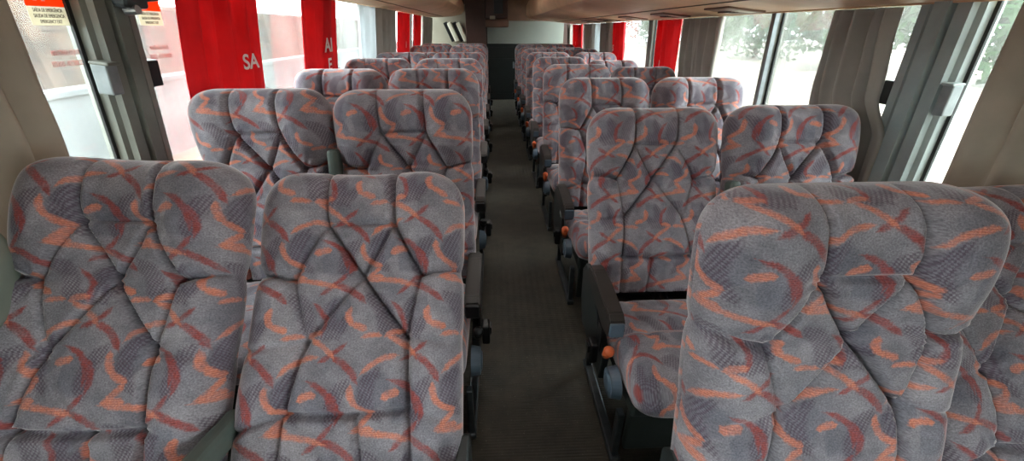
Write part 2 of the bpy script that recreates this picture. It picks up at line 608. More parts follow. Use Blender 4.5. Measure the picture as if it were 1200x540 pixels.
PR = [(1.455, 1.374), (1.30, 1.388), (1.08, 1.412), (0.85, 1.428), (0.70, 1.445), (0.61, 1.475), (0.575, 1.53), (0.575, 1.66),
      (0.62, 1.74), (0.80, 1.80), (1.40, 1.86)]
PL = [(-1.135, 1.490), (-1.02, 1.487), (-0.85, 1.493), (-0.68, 1.508), (-0.56, 1.535), (-0.505, 1.59), (-0.50, 1.68),
      (-0.54, 1.76), (-0.70, 1.82), (-1.08, 1.87)]
rk = rack(1, -1.0, 8.05, PR, 'long tan padded luggage rack above the right hand windows')
for nm, x, w in (('seam_trim', 1.08, 0.010), ('edge_trim', 1.435, 0.03)):
    bm = bmesh.new()
    z = uz(PR, x) - 1.5
    add_box(bm, (x, 4.35, z), (w, 8.6, 0.008), 0.002)
    link(nm, bm_done(bm, nm), M['seam'] if nm == 'seam_trim' else M['rack'], rk)
for y in (2.35, 3.2, 4.05, 4.9, 5.8):
    bm = bmesh.new()
    z = uz(PR, 1.26) - 1.5
    rot = Matrix.Rotation(R(6), 3, 'Y')
    add_box(bm, (1.27, y + 1.0, z - 0.004), (0.20, 0.26, 0.012), 0.004, rot)
    sp = link('service_panel', bm_done(bm, 'panel'), M['box'], rk)
    bm = bmesh.new()
    add_box(bm, (1.29, y + 0.93, z - 0.011), (0.09, 0.07, 0.006), 0.002, rot)
    link('reading_lamp', bm_done(bm, 'lamp'), M['lamp'], sp)
    bm = bmesh.new()
    for q in range(4):
        add_box(bm, (1.24 + 0.02 * q, y + 1.05, z - 0.012), (0.008, 0.09, 0.006), 0.001, rot)
    link('speaker_grille', bm_done(bm, 'grille'), M['seam'], sp)
rk = rack(-1, -1.0, 8.25, PL, 'long tan padded luggage rack above the left hand windows')
for nm, x, w in (('seam_trim', -0.86, 0.010), ('edge_trim', -1.14, 0.03)):
    bm = bmesh.new()
    add_box(bm, (x, 4.4, uz(PL, x) - 1.5), (w, 8.8, 0.008), 0.002)
    link(nm, bm_done(bm, nm), M['seam'] if nm == 'seam_trim' else M['rack'], rk)

# ------------------------------------------------------------------ seats
LB = 0.716                                   # length of a backrest from its hinge
WB = 0.250


def backrest_mesh(mirror=1, nu=110, nb=22, nt=150):
    A1, A2 = (-.076, .560), (.086, .560)
    B1, B2, B3 = (-.143, .428), (.014, .430), (.153, .434)
    C1, C2 = (-.098, .284), (.126, .288)
    D1, D2, D3 = (-.128, .135), (.024, .130), (.138, .138)
    segs = [((-.088, .73), A1, .75), ((.078, .73), A2, .95), (A1, A2, .55), (A1, B1, .75), (A1, B2, 1.0), (A2, B2, .7), (A2, B3, 1.0),
            ((-.27, .452), B1, 1.0), (B3, (.27, .456), 1.0), (B1, C1, .45), (B2, C1, .55), (B2, C2, 1.0), (B3, C2, .6),
            (C1, D1, .8), (C2, D3, .9), (C1, (-.27, .262), .30), (C2, (.27, .27), .25), (C1, D2, .22), (D1, D2, 1.0), (D2, D3, .9),
            (D1, (-.27, .085), .6), (D3, (.27, .10), .35), (D2, (.05, -.02), .6), (D1, (-.14, -.02), .6), (D3, (.15, -.02), .6)]
    tufts = [A1, A2, B1, B2, B3, C1, C2, D1, D2, D3]
    v = np.linspace(-1, 1, nu)
    uf = np.sin(v * PI / 2)
    uf = 0.35 * uf + 0.65 * np.sign(v) * (1 - (1 - np.abs(v)) ** 1.5)
    vb = np.linspace(1, -1, nb + 2)[1:-1]
    ub = np.sin(vb * PI / 2)
    s = np.linspace(0, 1, nt)
    tt = LB * (1 - (1 - s) ** 1.45)
    verts, base = [], []
    rc = 0.105
    for t_ in tt:
        q = max(0.0, (t_ - (LB - rc)) / rc)
        Wd = WB - rc * 0.92 + rc * 0.92 * math.sqrt(max(0, 1 - q ** 2.3))
        Wd *= 1 - 0.028 * math.exp(-((t_ - 0.445) / 0.022) ** 2) + 0.010 * math.exp(-((t_ - 0.58) / 0.09) ** 2) - 0.012 * math.exp(-((t_ - 0.27) / 0.03) ** 2)
        q2 = max(0.0, (t_ - (LB - 0.075)) / 0.075)
        cap = math.sqrt(max(0, 1 - q2 ** 2.4))
        T = 0.058 * cap
        hr = 1 / (1 + math.exp(-(t_ - 0.455) / 0.022))              # headrest zone
        hs = 1 / (1 + math.exp(-(t_ - 0.47) / 0.045))
        fw = 0.020 + 0.030 * hs * math.exp(-((t_ - 0.59) / 0.15) ** 2) + 0.022 * math.exp(-((t_ - 0.16) / 0.13) ** 2)
        x = Wd * uf
        P = np.stack([x, np.full_like(x, t_)], 1)
        soft = np.zeros_like(x)
        for (a, b, wgt) in segs:
            a = np.array(a)
            b = np.array(b)
            d = b - a
            h = np.clip(((P - a) @ d) / (d @ d), 0, 1)
            dist = np.linalg.norm(P - a - h[:, None] * d, axis=1)
            soft = np.maximum(soft, wgt * (0.32 * np.exp(-dist / 0.022) + 0.62 * np.exp(-(dist / 0.0055) ** 2) - 0.24 * np.exp(-((dist - 0.017) / 0.007) ** 2)))
        tf = np.zeros_like(x)
        wr = np.zeros_like(x)
        for i, c in enumerate(tufts):
            r = np.hypot(P[:, 0] - c[0], P[:, 1] - c[1])
            tf += np.exp(-r / 0.020)
            an = np.arctan2(P[:, 1] - c[1], P[:, 0] - c[0])
            wr += np.exp(-r / 0.035) * (1 - np.exp(-r / 0.008)) * np.cos(9 * an + i * 1.7)
        pinch = np.exp(-((t_ - 0.445) / 0.02) ** 2) * np.exp(-((np.abs(P[:, 0]) - 0.24) / 0.05) ** 2)
        wr += 1.2 * pinch * np.sin((t_) * 420)
        wing = np.exp(-((np.abs(P[:, 0]) - 0.165) / 0.085) ** 2)
        bol = np.exp(-((np.abs(P[:, 0]) - 0.205) / 0.05) ** 2)
        disp = -0.036 * soft - 0.018 * tf + 0.0055 * wr + hr * 0.036 * (wing - 0.60) + (1 - hr) * 0.016 * bol + 0.012
        disp -= 0.016 * pinch
        edge = (1 - np.abs(uf) ** 5) ** (1 / 3.0)
        yf = -(T * edge + (fw * (0.25 + 0.75 * edge) + disp * np.minimum(1, edge * 1.1)) * cap ** 0.8)
        yb = T * (1 - np.abs(ub) ** 5) ** (1 / 3.0)
        base.append(np.concatenate([np.stack([x, -T * edge], 1), np.stack([Wd * ub, yb], 1)]))
        for xi, yi in zip(x, yf):
            verts.append((xi, yi, t_))
        for xi, yi in zip(Wd * ub, yb - fw * 0.25 * cap * (np.abs(ub) ** 3)):
            verts.append((xi, yi, t_))
    n = nu + nb
    va = np.array(verts).reshape(nt, n, 3)
    # cloth coordinates: arc length round the ring from the front centre, and up the back
    ring = np.zeros((nt, n))
    dseg = np.linalg.norm(np.diff(np.array(base), axis=1), axis=2)
    ring[:, 1:] = np.cumsum(dseg, axis=1)
    ring -= ring[:, [nu // 2]]
    up = np.zeros((nt, n))
    dup_ = np.linalg.norm(np.diff(va, axis=0), axis=2)
    up[1:] = np.cumsum(np.minimum(dup_, 0.012).mean(axis=1))[:, None]
    faces, fuv = [], []
    for i in range(nt - 1):
        for j in range(n):
            j2 = (j + 1) % n
            q = (i * n + j, i * n + j2, (i + 1) * n + j2, (i + 1) * n + j)
            end = ring[i, n - 1] + 0.01 if j2 == 0 else None
            c = [(ring[i, j], up[i, j]), (ring[i, j2] if end is None else end, up[i, j2]),
                 (ring[i + 1, j2] if end is None else end, up[i + 1, j2]), (ring[i + 1, j], up[i + 1, j])]
            faces.append(q)
            fuv.append(c)
    faces.append(tuple(range(n - 1, -1, -1)))
    fuv.append([(va[0, j, 0], va[0, j, 1]) for j in range(n - 1, -1, -1)])
    top = [(nt - 1) * n + j for j in range(n)]
    faces.append(tuple(top))
    fuv.append([(ring[nt - 1, j], up[nt - 1, j]) for j in range(n)])
    if mirror < 0:
        va[:, :, 0] *= -1
        faces = [f[::-1] for f in faces]
        fuv = [c[::-1] for c in fuv]
    me = mesh_from('backrest', va.reshape(-1, 3), faces, True)
    uvl = me.uv_layers.new(name='cloth')
    flat = [v for c in fuv for p in c for v in p]
    uvl.data.foreach_set('uv', flat)
    return me


def cushion_mesh(nx=60, ny=60):
    """seat squab: rounded slab with a bullnose front and two stitched channels"""
    W2, D, T = 0.236, 0.50, 0.135
    verts, faces, uv = [], [], []
    us = np.sin(np.linspace(-1, 1, nx) * PI / 2)
    vs = np.linspace(-1, 1, ny)
    vs = np.sign(vs) * (1 - (1 - np.abs(vs)) ** 1.7)
    for layer in (1, -1):
        for b in vs:
            for a in us:
                rcx = (max(0, abs(b) - 0.72) / 0.28)
                wx_ = W2 * (1 - 0.16 * rcx ** 2.2)
                e = ((1 - abs(a) ** 6) * (1 - abs(b) ** 6))
                e = max(0, e) ** (1 / 2.6)
                x, y = wx_ * a, D / 2 * b
                z = layer * T / 2 * e
                if layer > 0:
                    for cx in (-0.13, 0.13):
                        z -= 0.010 * math.exp(-abs(x - cx) / 0.012) * e
                    z -= 0.010 * math.exp(-abs(y - 0.02) / 0.012) * e
                    z += 0.012 * math.cos(PI * b * 0.5) * e
                verts.append((x, y, z))
    N = nx * ny
    va = np.array(verts)
    for l in (0, 1):
        for i in range(ny - 1):
            for j in range(nx - 1):
                q = [l * N + i * nx + j, l * N + i * nx + j + 1, l * N + (i + 1) * nx + j + 1, l * N + (i + 1) * nx + j]
                faces.append(tuple(q if l == 0 else q[::-1]))
    me = mesh_from('cushion', va, faces, True)
    bm = bmesh.new()
    bm.from_mesh(me)
    bmesh.ops.remove_doubles(bm, verts=bm.verts, dist=0.0005)
    bm.to_mesh(me)
    bm.free()
    me.polygons.foreach_set('use_smooth', [True] * len(me.polygons))
    uvl = me.uv_layers.new(name='cloth')
    for p in me.polygons:
        for li in p.loop_indices:
            c = me.vertices[me.loops[li].vertex_index].co
            uvl.data[li].uv = (c.x, c.y + c.z * (1 if c.y > 0 else -1))
    return me


MESH = {}
MESH['back_a'] = backrest_mesh(1)
MESH['back_b'] = backrest_mesh(-1)
MESH['cushion'] = cushion_mesh()
for kx in ('back_a', 'back_b', 'cushion'):
    MESH[kx].materials.append(M['fabric'])


def seat_part_meshes(sd):
    """parts on the aisle side of a seat; sd = side of the seat (+1/-1) the aisle is on"""
    r = {}
    bm = bmesh.new()                                     # armrest pad with rounded front, hung from the side
    prof = [(a_, b_ - 0.075) for a_, b_ in [(-0.36, 0.510), (-0.372, 0.535), (-0.366, 0.572), (-0.34, 0.590), (-0.20, 0.600), (-0.12, 0.606), (-0.07, 0.600), (-0.06, 0.56),
            (-0.10, 0.545), (-0.30, 0.500)]]
    add_prism(bm, prof, lambda a, b, k: Vector((sd * (0.226 + 0.052 * k), a, b)))
    es = [e for e in bm.edges if e.calc_length() > 0]
    bmesh.ops.bevel(bm, geom=es, offset=0.006, segments=2, affect='EDGES')
    r['armrest'] = bm_done(bm, 'armrest', False)
    bm = bmesh.new()
    add_box(bm, (sd * 0.252, -0.369, 0.470), (0.046, 0.012, 0.05), 0.005)
    r['end_cap'] = bm_done(bm, 'end_cap')
    bm = bmesh.new()                                     # side plate from hinge down to the base
    prof = [(-0.30, 0.19), (-0.31, 0.30), (-0.22, 0.36), (-0.14, 0.44), (-0.10, 0.475), (0.02, 0.475), (0.06, 0.43), (0.05, 0.30), (0.0, 0.20)]
    add_prism(bm, prof, lambda a, b, k: Vector((sd * (0.240 + 0.026 * k), a, b)))
    bmesh.ops.bevel(bm, geom=list(bm.edges), offset=0.004, segments=1, affect='EDGES')
    r['side_plate'] = bm_done(bm, 'side_plate')
    bm = bmesh.new()                                     # round recliner cover
    add_cyl(bm, (sd * 0.245, -0.42, 0.305), (sd * 0.275, -0.42, 0.305), 0.052, 0.046, 28)
    add_cyl(bm, (sd * 0.275, -0.42, 0.305), (sd * 0.281, -0.42, 0.305), 0.036, 0.028, 28)
    r['recliner_cover'] = bm_done(bm, 'cover')
    bm = bmesh.new()                                     # lever: shaft and rounded grip
    add_cyl(bm, (sd * 0.262, -0.33, 0.33), (sd * 0.268, -0.37, 0.385), 0.012, 0.017, 14)
    bmesh.ops.create_uvsphere(bm, u_segments=14, v_segments=8, radius=0.018, matrix=Matrix.Translation((sd * 0.268, -0.373, 0.389)))
    r['recline_lever'] = bm_done(bm, 'lever', True)
    bm = bmesh.new()                                     # seat belt: webbing strip and buckle
    add_box(bm, (sd * 0.270, -0.27, 0.36), (0.006, 0.045, 0.10), 0.002, Matrix.Rotation(R(0), 3, 'X'))
    r['belt_webbing'] = bm_done(bm, 'webbing')
    bm = bmesh.new()
    add_box(bm, (sd * 0.290, -0.27, 0.30), (0.030, 0.052, 0.085), 0.008, Matrix.Rotation(R(0), 3, 'X'))
    add_box(bm, (sd * 0.307, -0.27, 0.317), (0.008, 0.036, 0.030), 0.002)
    r['belt_buckle'] = bm_done(bm, 'buckle')
    return r


for sd in (1, -1):
    for kx, me in seat_part_meshes(sd).items():
        MESH[(kx, sd)] = me
MATS = {'armrest': 'arm_dark', 'end_cap': 'cap', 'side_plate': 'plastic', 'recliner_cover': 'cap', 'recline_lever': 'orange', 'belt_webbing': 'black',
        'belt_buckle': 'black'}
bm = bmesh.new()
add_box(bm, (0, -0.26, 0.245), (0.42, 0.44, 0.07), 0.012)
add_box(bm, (0, -0.44, 0.13), (0.40, 0.03, 0.22), 0.008)
MESH['seat_base'] = bm_done(bm, 'seat_base')
for sd in (1, -1):
    bm = bmesh.new()
    add_box(bm, (sd * 0.235, -0.46, 0.11), (0.022, 0.030, 0.22), 0.004)
    add_box(bm, (sd * 0.235, -0.26, 0.012), (0.034, 0.46, 0.024), 0.006)
    add_box(bm, (sd * 0.235, -0.06, 0.11), (0.022, 0.030, 0.22), 0.004)
    MESH[('leg', sd)] = bm_done(bm, 'leg')
bm = bmesh.new()                                         # arm between the two seats of a pair, local to its hinge, pointing along +Z
add_box(bm, (0, 0, 0.20), (0.040, 0.058, 0.44), 0.014, None, 3)
MESH['centre_arm'] = bm_done(bm, 'centre_arm', False)


def make_seat(x, ypiv, recl, aisle, label, group, hz=0.40, arm=None, mirror=False, roll=0.0, wide=1.0, pad=True):
    t = thing('bus_seat', label, 'bus seat', (x, ypiv, 0), group)
    b = link('backrest', MESH['back_b' if mirror else 'back_a'], None, t, (0, 0, hz), (R(-recl), R(roll), 0))
    b.scale = (wide, 1, 1)
    link('seat_cushion', MESH['cushion'], None, t, (0, -0.325, hz - 0.025), (R(-4), 0, 0))
    link('seat_base', MESH['seat_base'], M['skirt'], t)
    for sd in (1, -1):
        link('leg', MESH[('leg', sd)], M['metal'], t)
    if aisle:
        a = None
        for kx in ('side_plate', 'armrest', 'end_cap', 'recliner_cover', 'recline_lever', 'belt_webbing', 'belt_buckle'):
            if not pad and kx in ('armrest', 'end_cap'):
                continue
            par = a if kx == 'end_cap' else t
            o = link(kx, MESH[(kx, aisle)], M['black' if (aisle > 0 and kx in ('recline_lever', 'end_cap')) else MATS[kx]], par)
            if kx == 'armrest':
                a = o
    if arm is not None:
        sd, ang, zz, yy = arm
        link('centre_armrest', MESH['centre_arm'], M['arm'], t, (sd * 0.259, yy, zz), (R(ang), 0, 0))
    return t


PITCH = 0.86
ORD = ['front', 'second', 'third', 'fourth', 'fifth', 'sixth', 'seventh', 'eighth', 'ninth']
LA = [42, 12, 12, 12, 12, 27, 12, 12]
LW = [36, 9, 13, 11, 12, 27, 12, 12]
RA = [12, 25, 16, 12, 12, 12, 12, 20, 12]
RW = [38, 22, 16, 22, 24, 14, 14, 20, 12]
for i in range(8):
    y = (0.58 if i == 0 else 0.56 + PITCH * i)
    word = 'last' if i == 7 else ORD[i]
    arm = None
    if i == 0:
        arm = (1, 78, 0.53, 0.06)
    elif i == 1:
        arm = (1, -12, 0.50, -0.09)
    st = 'strongly reclined ' if LA[i] > 30 else ''
    make_seat(-0.338, y, LA[i], 1, '%spatterned velvet seat beside the aisle, %s row of the left block' % (st, word), 'left block seats', mirror=False)
    wx_, wy_, wh_, wr_, ww_ = ((-0.842, y - 0.03, 0.43, 2.5, 0.935) if i == 0 else (-0.846, y + 0.03, 0.40, 0, 0.965) if i == 1 else (-0.866, y + 0.02, 0.40, 0, 1.0))
    make_seat(wx_, wy_, LW[i], 0, 'patterned velvet seat by the left windows, %s row of the left block' % word, 'left block seats', hz=wh_, arm=arm, mirror=(i % 3 == 2),
              roll=wr_, wide=ww_)
for i in range(9):
    y = 0.45 + PITCH * i
    word = 'last' if i == 8 else ORD[i]
    arm = (-1, -22, 0.40, -0.08) if i == 1 else None
    st = 'reclined ' if RA[i] > 23 else ''
    make_seat(0.640 if i == 0 else 0.615, y + (0.075 if i == 0 else 0), RA[i], -1, '%spatterned velvet seat beside the aisle, %s row of the right block' % (st, word), 'right block seats', hz=(0.345 if i == 0 else 0.365), mirror=(i % 2 == 1), pad=(i > 0), wide=(1.05 if i == 0 else 1.0))
    make_seat(1.150, y + (0.03 if i == 0 else 0), RW[i], 0, 'patterned velvet seat by the right windows, %s row of the right block' % word, 'right block seats', hz=0.365, arm=arm, mirror=(i % 2 == 1))


# ------------------------------------------------------------------ curtains
def interp(pts, z):
    """pts sorted by falling z: (z, value)"""
    if z >= pts[0][0]:
        return pts[0][1]
    for (za, a), (zb, b) in zip(pts[:-1], pts[1:]):
        if z >= zb:
            f = (za - z) / (za - zb)
            f = f * f * (3 - 2 * f)
            return a + (b - a) * f
    return pts[-1][1]


def curtain(side, near, far, mat, label, pleats=5, amp=0.02, inset=0.04, z0=0.70, z1=None, bulge=None, seed=0, group=None, rail=False):
    rg = random.Random(seed)
    z1 = z1 or (1.48 if side < 0 else 1.368)
    near = near if isinstance(near, list) else [(2, near), (0, near)]
    far = far if isinstance(far, list) else [(2, far), (0, far)]
    kf = 0.945 if side < 0 else 0.955
    near, far = [(z, v * kf) for z, v in near], [(z, v * kf) for z, v in far]
    ph = [rg.uniform(0, 6.28) for _ in range(6)]
    nu, nv = max(40, pleats * 14), 60
    t = thing('curtain', label, 'curtain', (wx(side, z1, inset), near[0][1], z1), group)
    org = Vector(t.location)
    vs, fs = [], []
    for j in range(nv):
        z = z1 + (z0 - z1) * j / (nv - 1)
        a, b = interp(near, z), interp(far, z)
        for i in range(nu):
            u = i / (nu - 1)
            f = u + 0.12 * math.sin(2 * PI * u + ph[3]) / pleats
            d = math.sin(2 * PI * pleats * f + ph[0] + 0.5 * math.sin(3 * z + ph[1])) * 0.75
            d += 0.35 * math.sin(2 * PI * pleats * 1.7 * f + ph[2] + 1.2 * z)
            d = d * amp * (1.1 if z > 1.1 else 0.7 + 0.4 * max(0, (z - 0.9) / 0.2))
            off = interp(bulge, z) if bulge else 0.0
            vs.append(Vector((wx(side, z, inset + d + amp + off), a + (b - a) * u + 0.15 * d, z)) - org)
    for j in range(nv - 1):
        for i in range(nu - 1):
            q = (j * nu + i, j * nu + i + 1, (j + 1) * nu + i + 1, (j + 1) * nu + i)
            fs.append(q)
    me = mesh_from('cloth', vs, fs, True)
    o = link('cloth', me, mat, t)
    md = o.modifiers.new('thick', 'SOLIDIFY')
    md.thickness = 0.004
    if rail:
        bm = bmesh.new()
        ya, yb = interp(near, z1) - org.y, interp(far, z1) - org.y
        add_box(bm, ((-side) * amp, (ya + yb) / 2, -0.004), (0.05 + 2 * amp, yb - ya, 0.02), 0.004)
        link('hem_band', bm_done(bm, 'band'), mat, t)
    return t, org


def letters(parent, org, side, s, y, z, size, inset, sx=0.8, tilt=0):
    y *= 0.945 if side < 0 else 0.955
    me = text_mesh(s, size, bold=0.02 * size)
    o = link('lettering', me, M['letter'], parent)
    lean = math.atan(0.12) if side < 0 else -math.atan(0.05)
    mt = Matrix.Rotation(PI / 2, 4, 'Z') @ Matrix.Rotation(PI / 2, 4, 'X') if side < 0 else Matrix.Rotation(-PI / 2, 4, 'Z') @ Matrix.Rotation(PI / 2, 4, 'X')
    o.matrix_local = Matrix.Translation(Vector((wx(side, z, inset), y, z)) - org) @ Matrix.Rotation(lean, 4, 'Y') @ mt @ Matrix.Rotation(R(tilt), 4, 'Z') @ Matrix.Diagonal((sx, 1, 1, 1))
    return o


CG = M['curtain_grey']
# left side
t, og = curtain(-1, 0.05, [(2, 1.135), (1.2, 1.155), (1.02, 1.165), (0.80, 1.16)], M['curtain_beige'],
        'beige curtain hanging beside the front left window seat', 9, 0.030, 0.012, 0.68, seed=3)
# its lower end, bunched up and bulging in over the window sill
bm = bmesh.new()
bmesh.ops.create_uvsphere(bm, u_segments=72, v_segments=40, radius=1.0)
for v in bm.verts:
    a = math.atan2(v.co.z, v.co.x)
    f = 1 + 0.030 * math.sin(9 * a + 2.5 * v.co.y) * (1 - v.co.y ** 2) + 0.015 * math.sin(17 * a + 1.0)
    v.co = Vector((v.co.x * 0.12 * f, v.co.y * 0.20, v.co.z * 0.165 * f + 0.02 * v.co.y))
me = bm_done(bm, 'bunched_hem', True)
link('bunched_hem', me, M['curtain_hem'], t, Vector((-1.08, 0.60, 0.87)) - og)
t, og = curtain(-1, [(2, 1.84), (1.0, 1.75)], [(2, 2.36), (1.0, 2.30)], M['curtain_red'], 'wide bright red curtain with white letters SA, behind the dark left pillar', 5, 0.020, 0.02, seed=5)
letters(t, og, -1, 'SA', 2.14, 1.165, 0.088, 0.075, 1.3)
t, og = curtain(-1, [(2, 2.90), (1.0, 2.78)], [(2, 3.52), (1.0, 3.40)], M['curtain_red'], 'red curtain with white letters AI and E, second red one along the left windows', 4, 0.020, 0.02, seed=8)
letters(t, og, -1, 'AI', 3.17, 1.20, 0.12, 0.075, 1.3)
letters(t, og, -1, 'E', 3.17, 1.08, 0.11, 0.075, 1.2)
curtain(-1, 4.0, 4.50, M['curtain_white'], 'pale sheer curtain bunched between the left windows', 3, 0.015, 0.03, seed=9)
curtain(-1, 4.55, 5.35, CG, 'taupe curtain gathered mid way along the left windows', 5, 0.036, 0.004, seed=11)
t, og = curtain(-1, 5.65, 6.40, M['curtain_red'], 'red curtain with small white marks, third along the left windows', 3, 0.020, 0.02, seed=12)
letters(t, og, -1, 'I', 6.0, 1.12, 0.10, 0.075, 1.2)
curtain(-1, 6.75, 7.35, M['curtain_red'], 'narrow red curtain farthest along the left windows', 3, 0.020, 0.02, seed=13)
curtain(-1, 7.5, 8.6, CG, 'taupe curtain in the rear left corner', 6, 0.036, 0.004, seed=14)
# right side
curtain(1, -0.1, [(2, 1.19), (0.85, 1.20)], M['curtain_beige'], 'beige curtain hanging beside the front right window seat', 10, 0.032, 0.012, seed=21)
curtain(1, [(2, 1.61), (1.32, 1.59), (1.08, 1.56), (0.92, 1.47)], [(2, 1.88), (1.0, 1.93)], CG, 'taupe curtain gathered next to the ribbed right pillar', 5, 0.036, 0.004, seed=22)
curtain(1, 2.84, 3.40, CG, 'taupe curtain in tight pleats past the slim right mullion', 6, 0.036, 0.004, seed=23)
t, og = curtain(1, 3.52, 3.98, M['curtain_red'], 'red curtain nearest along the right windows', 4, 0.020, 0.02, seed=24)
letters(t, og, 1, 'I', 3.76, 1.04, 0.06, 0.075, 1.0)
t, og = curtain(1, 5.0, 5.42, M['curtain_red'], 'red curtain with a white S mark, second along the right windows', 3, 0.020, 0.02, seed=25)
letters(t, og, 1, 'S', 5.30, 1.10, 0.09, 0.075, 1.2)
curtain(1, 5.45, 6.0, CG, 'grey curtain behind the red one with the S mark', 5, 0.036, 0.004, seed=26)
curtain(1, 6.05, 6.4, M['curtain_white'], 'pale sheer curtain bunched along the right windows', 2, 0.020, 0.02, seed=29)
curtain(1, 6.45, 7.10, CG, 'taupe curtain beside the farthest right red curtain', 5, 0.036, 0.004, seed=27)
t, og = curtain(1, 7.35, 8.25, M['curtain_red'], 'red curtain farthest along the right windows', 4, 0.020, 0.02, seed=28)
letters(t, og, 1, 'I', 7.8, 1.08, 0.07, 0.075, 1.0)
curtain(1, 8.42, 8.66, CG, 'taupe curtain in the rear right corner', 3, 0.036, 0.004, seed=30)


# ------------------------------------------------------------------ pillar hardware
def wall_box(side, y, z, sy, sz, t0, t1, bev=0.004):
    bm = bmesh.new()
    c = ((wx(side, z, t0) + wx(side, z, t1)) / 2, y, z)
    ang = math.atan(0.12) if side < 0 else -math.atan(0.05)
    add_box(bm, (0, 0, 0), (abs(t1 - t0), sy, sz), bev)
    me = bm_done(bm, 'box')
    return me, c, (0, ang, 0)


t = thing('window_latch', 'grey metal latch block on the near edge of the dark left pillar', 'window latch', (wx(-1, 1.18), 1.33, 1.18))
me, c, r = wall_box(-1, 1.325, 1.165, 0.04, 0.085, 0.0, 0.045)
link('latch_body', me, M['latch'], t, Vector(c) - t.location, r)
me, c, r = wall_box(-1, 1.325, 1.210, 0.045, 0.010, 0.0, 0.055)
link('latch_lip', me, M['pillar_dark'], t, Vector(c) - t.location, r)
me, c, r = wall_box(-1, 1.520, 1.165, 0.05, 0.085, -0.01, 0.02)
o = link('window_catch', me, M['black'], None, c, r)
tag(o, 'small black catch on the far edge of the dark left pillar', 'window catch')
t = thing('pillar_bracket', 'dark hardware bracket high on the dark left pillar', 'bracket', (wx(-1, 1.40), 1.45, 1.40))
me, c, r = wall_box(-1, 1.44, 1.385, 0.10, 0.06, 0.04, 0.08, 0.012)
link('bracket_body', me, M['metal'], t, Vector(c) - t.location, r)
bm = bmesh.new()
p = Vector((wx(-1, 1.355, 0.05), 1.43, 1.352)) - Vector(t.location)
add_cyl(bm, p, p + Vector((0.035, 0, 0)), 0.016, 0.013, 16)
link('knob', bm_done(bm, 'knob', False), M['chrome'], t)
bm = bmesh.new()
p = Vector((wx(-1, 1.38, 0.06), 1.50, 1.385)) - Vector(t.location)
add_cyl(bm, p, p + Vector((0.0, 0.05, 0.01)), 0.010, 0.014, 14)
link('bracket_arm', bm_done(bm, 'arm', False), M['black'], t)
t = thing('window_latch', 'grey metal latch block on the near edge of the ribbed right pillar', 'window latch', (wx(1, 1.09), 1.27, 1.09))
me, c, r = wall_box(1, 1.268, 1.095, 0.035, 0.095, 0.0, 0.035)
link('latch_body', me, M['latch'], t, Vector(c) - t.location, r)
me, c, r = wall_box(1, 1.268, 1.145, 0.04, 0.008, 0.0, 0.042)
link('latch_lip', me, M['pillar'], t, Vector(c) - t.location, r)
me, c, r = wall_box(1, 1.495, 1.09, 0.04, 0.085, -0.01, 0.015)
o = link('window_catch', me, M['black'], None, c, r)
tag(o, 'small black catch on the far edge of the ribbed right pillar', 'window catch')


# ------------------------------------------------------------------ emergency exit stickers on the left glass
def on_glass(parent, name, me, mat, y, z, org, lift=0.0):
    o = link(name, me, mat, parent)
    mt = Matrix.Rotation(PI / 2, 4, 'Z') @ Matrix.Rotation(PI / 2, 4, 'X')
    o.matrix_local = Matrix.Translation(Vector((wx(-1, z, -0.0272 + lift), y, z)) - org) @ Matrix.Rotation(math.atan(0.12), 4, 'Y') @ mt
    return o


def plate(w, h):
    bm = bmesh.new()
    add_box(bm, (0, 0, 0), (w, h, 0.0008))
    return bm_done(bm, 'plate')


def exit_sticker(y, z, w, label):
    t = thing('exit_sticker', label, 'sticker', (wx(-1, z, -0.028), y, z))
    og = Vector(t.location)
    on_glass(t, 'orange_panel', plate(w, 0.10), M['sticker_o'], y, z + 0.0725, og)
    on_glass(t, 'white_panel', plate(w, 0.045), M['sticker_w'], y, z, og)
    for k, s in enumerate(('SAÍDA DE EMERGÊNCIA', 'SALIDA DE EMERGENCIA', 'EMERGENCY EXIT')):
        me = text_mesh(s, 0.0125, 0.0003)
        me.transform(Matrix.Diagonal((w / 0.175, 1, 1, 1)))
        on_glass(t, 'lettering', me, M['ink'], y, z + 0.0135 - 0.0135 * k, og, 0.0008)
    # white running figure pictogram in an arrow shape
    bm = bmesh.new()
    add_prism(bm, [(-0.03, -0.03), (0.0, 0.03), (0.03, -0.03), (0.012, -0.03), (0.0, 0.0), (-0.012, -0.03)], lambda a, b, k: Vector((a * w / 0.2, b, 0.0006 * k)))
    on_glass(t, 'pictogram', bm_done(bm, 'pictogram'), M['letter'], y - 0.15 * w, z + 0.065, og, 0.001)
    return t


exit_sticker(1.268, 1.331, 0.105, 'orange and white emergency exit sticker on the glass before the dark left pillar')
exit_sticker(1.625, 1.333, 0.105, 'orange and white emergency exit sticker on the glass past the dark left pillar')
for y, w, lb in ((1.285, 0.12, 'faded red notice printed on the glass before the dark left pillar'), (1.63, 0.11, 'faded red notice printed on the glass past the dark left pillar')):
    t = thing('window_notice', lb, 'notice', (wx(-1, 1.22, -0.028), y, 1.22))
    og = Vector(t.location)
    for k, s in enumerate(('MANTENHA AS JANELAS', 'FECHADAS - AR CONDICIONADO')):
        me = text_mesh(s, 0.020, 0.0003)
        me.transform(Matrix.Diagonal((w / (0.27, 0.33)[k], 1, 1, 1)))
        on_glass(t, 'lettering', me, M['ink_red'], y, 1.240 - 0.028 * k, og)

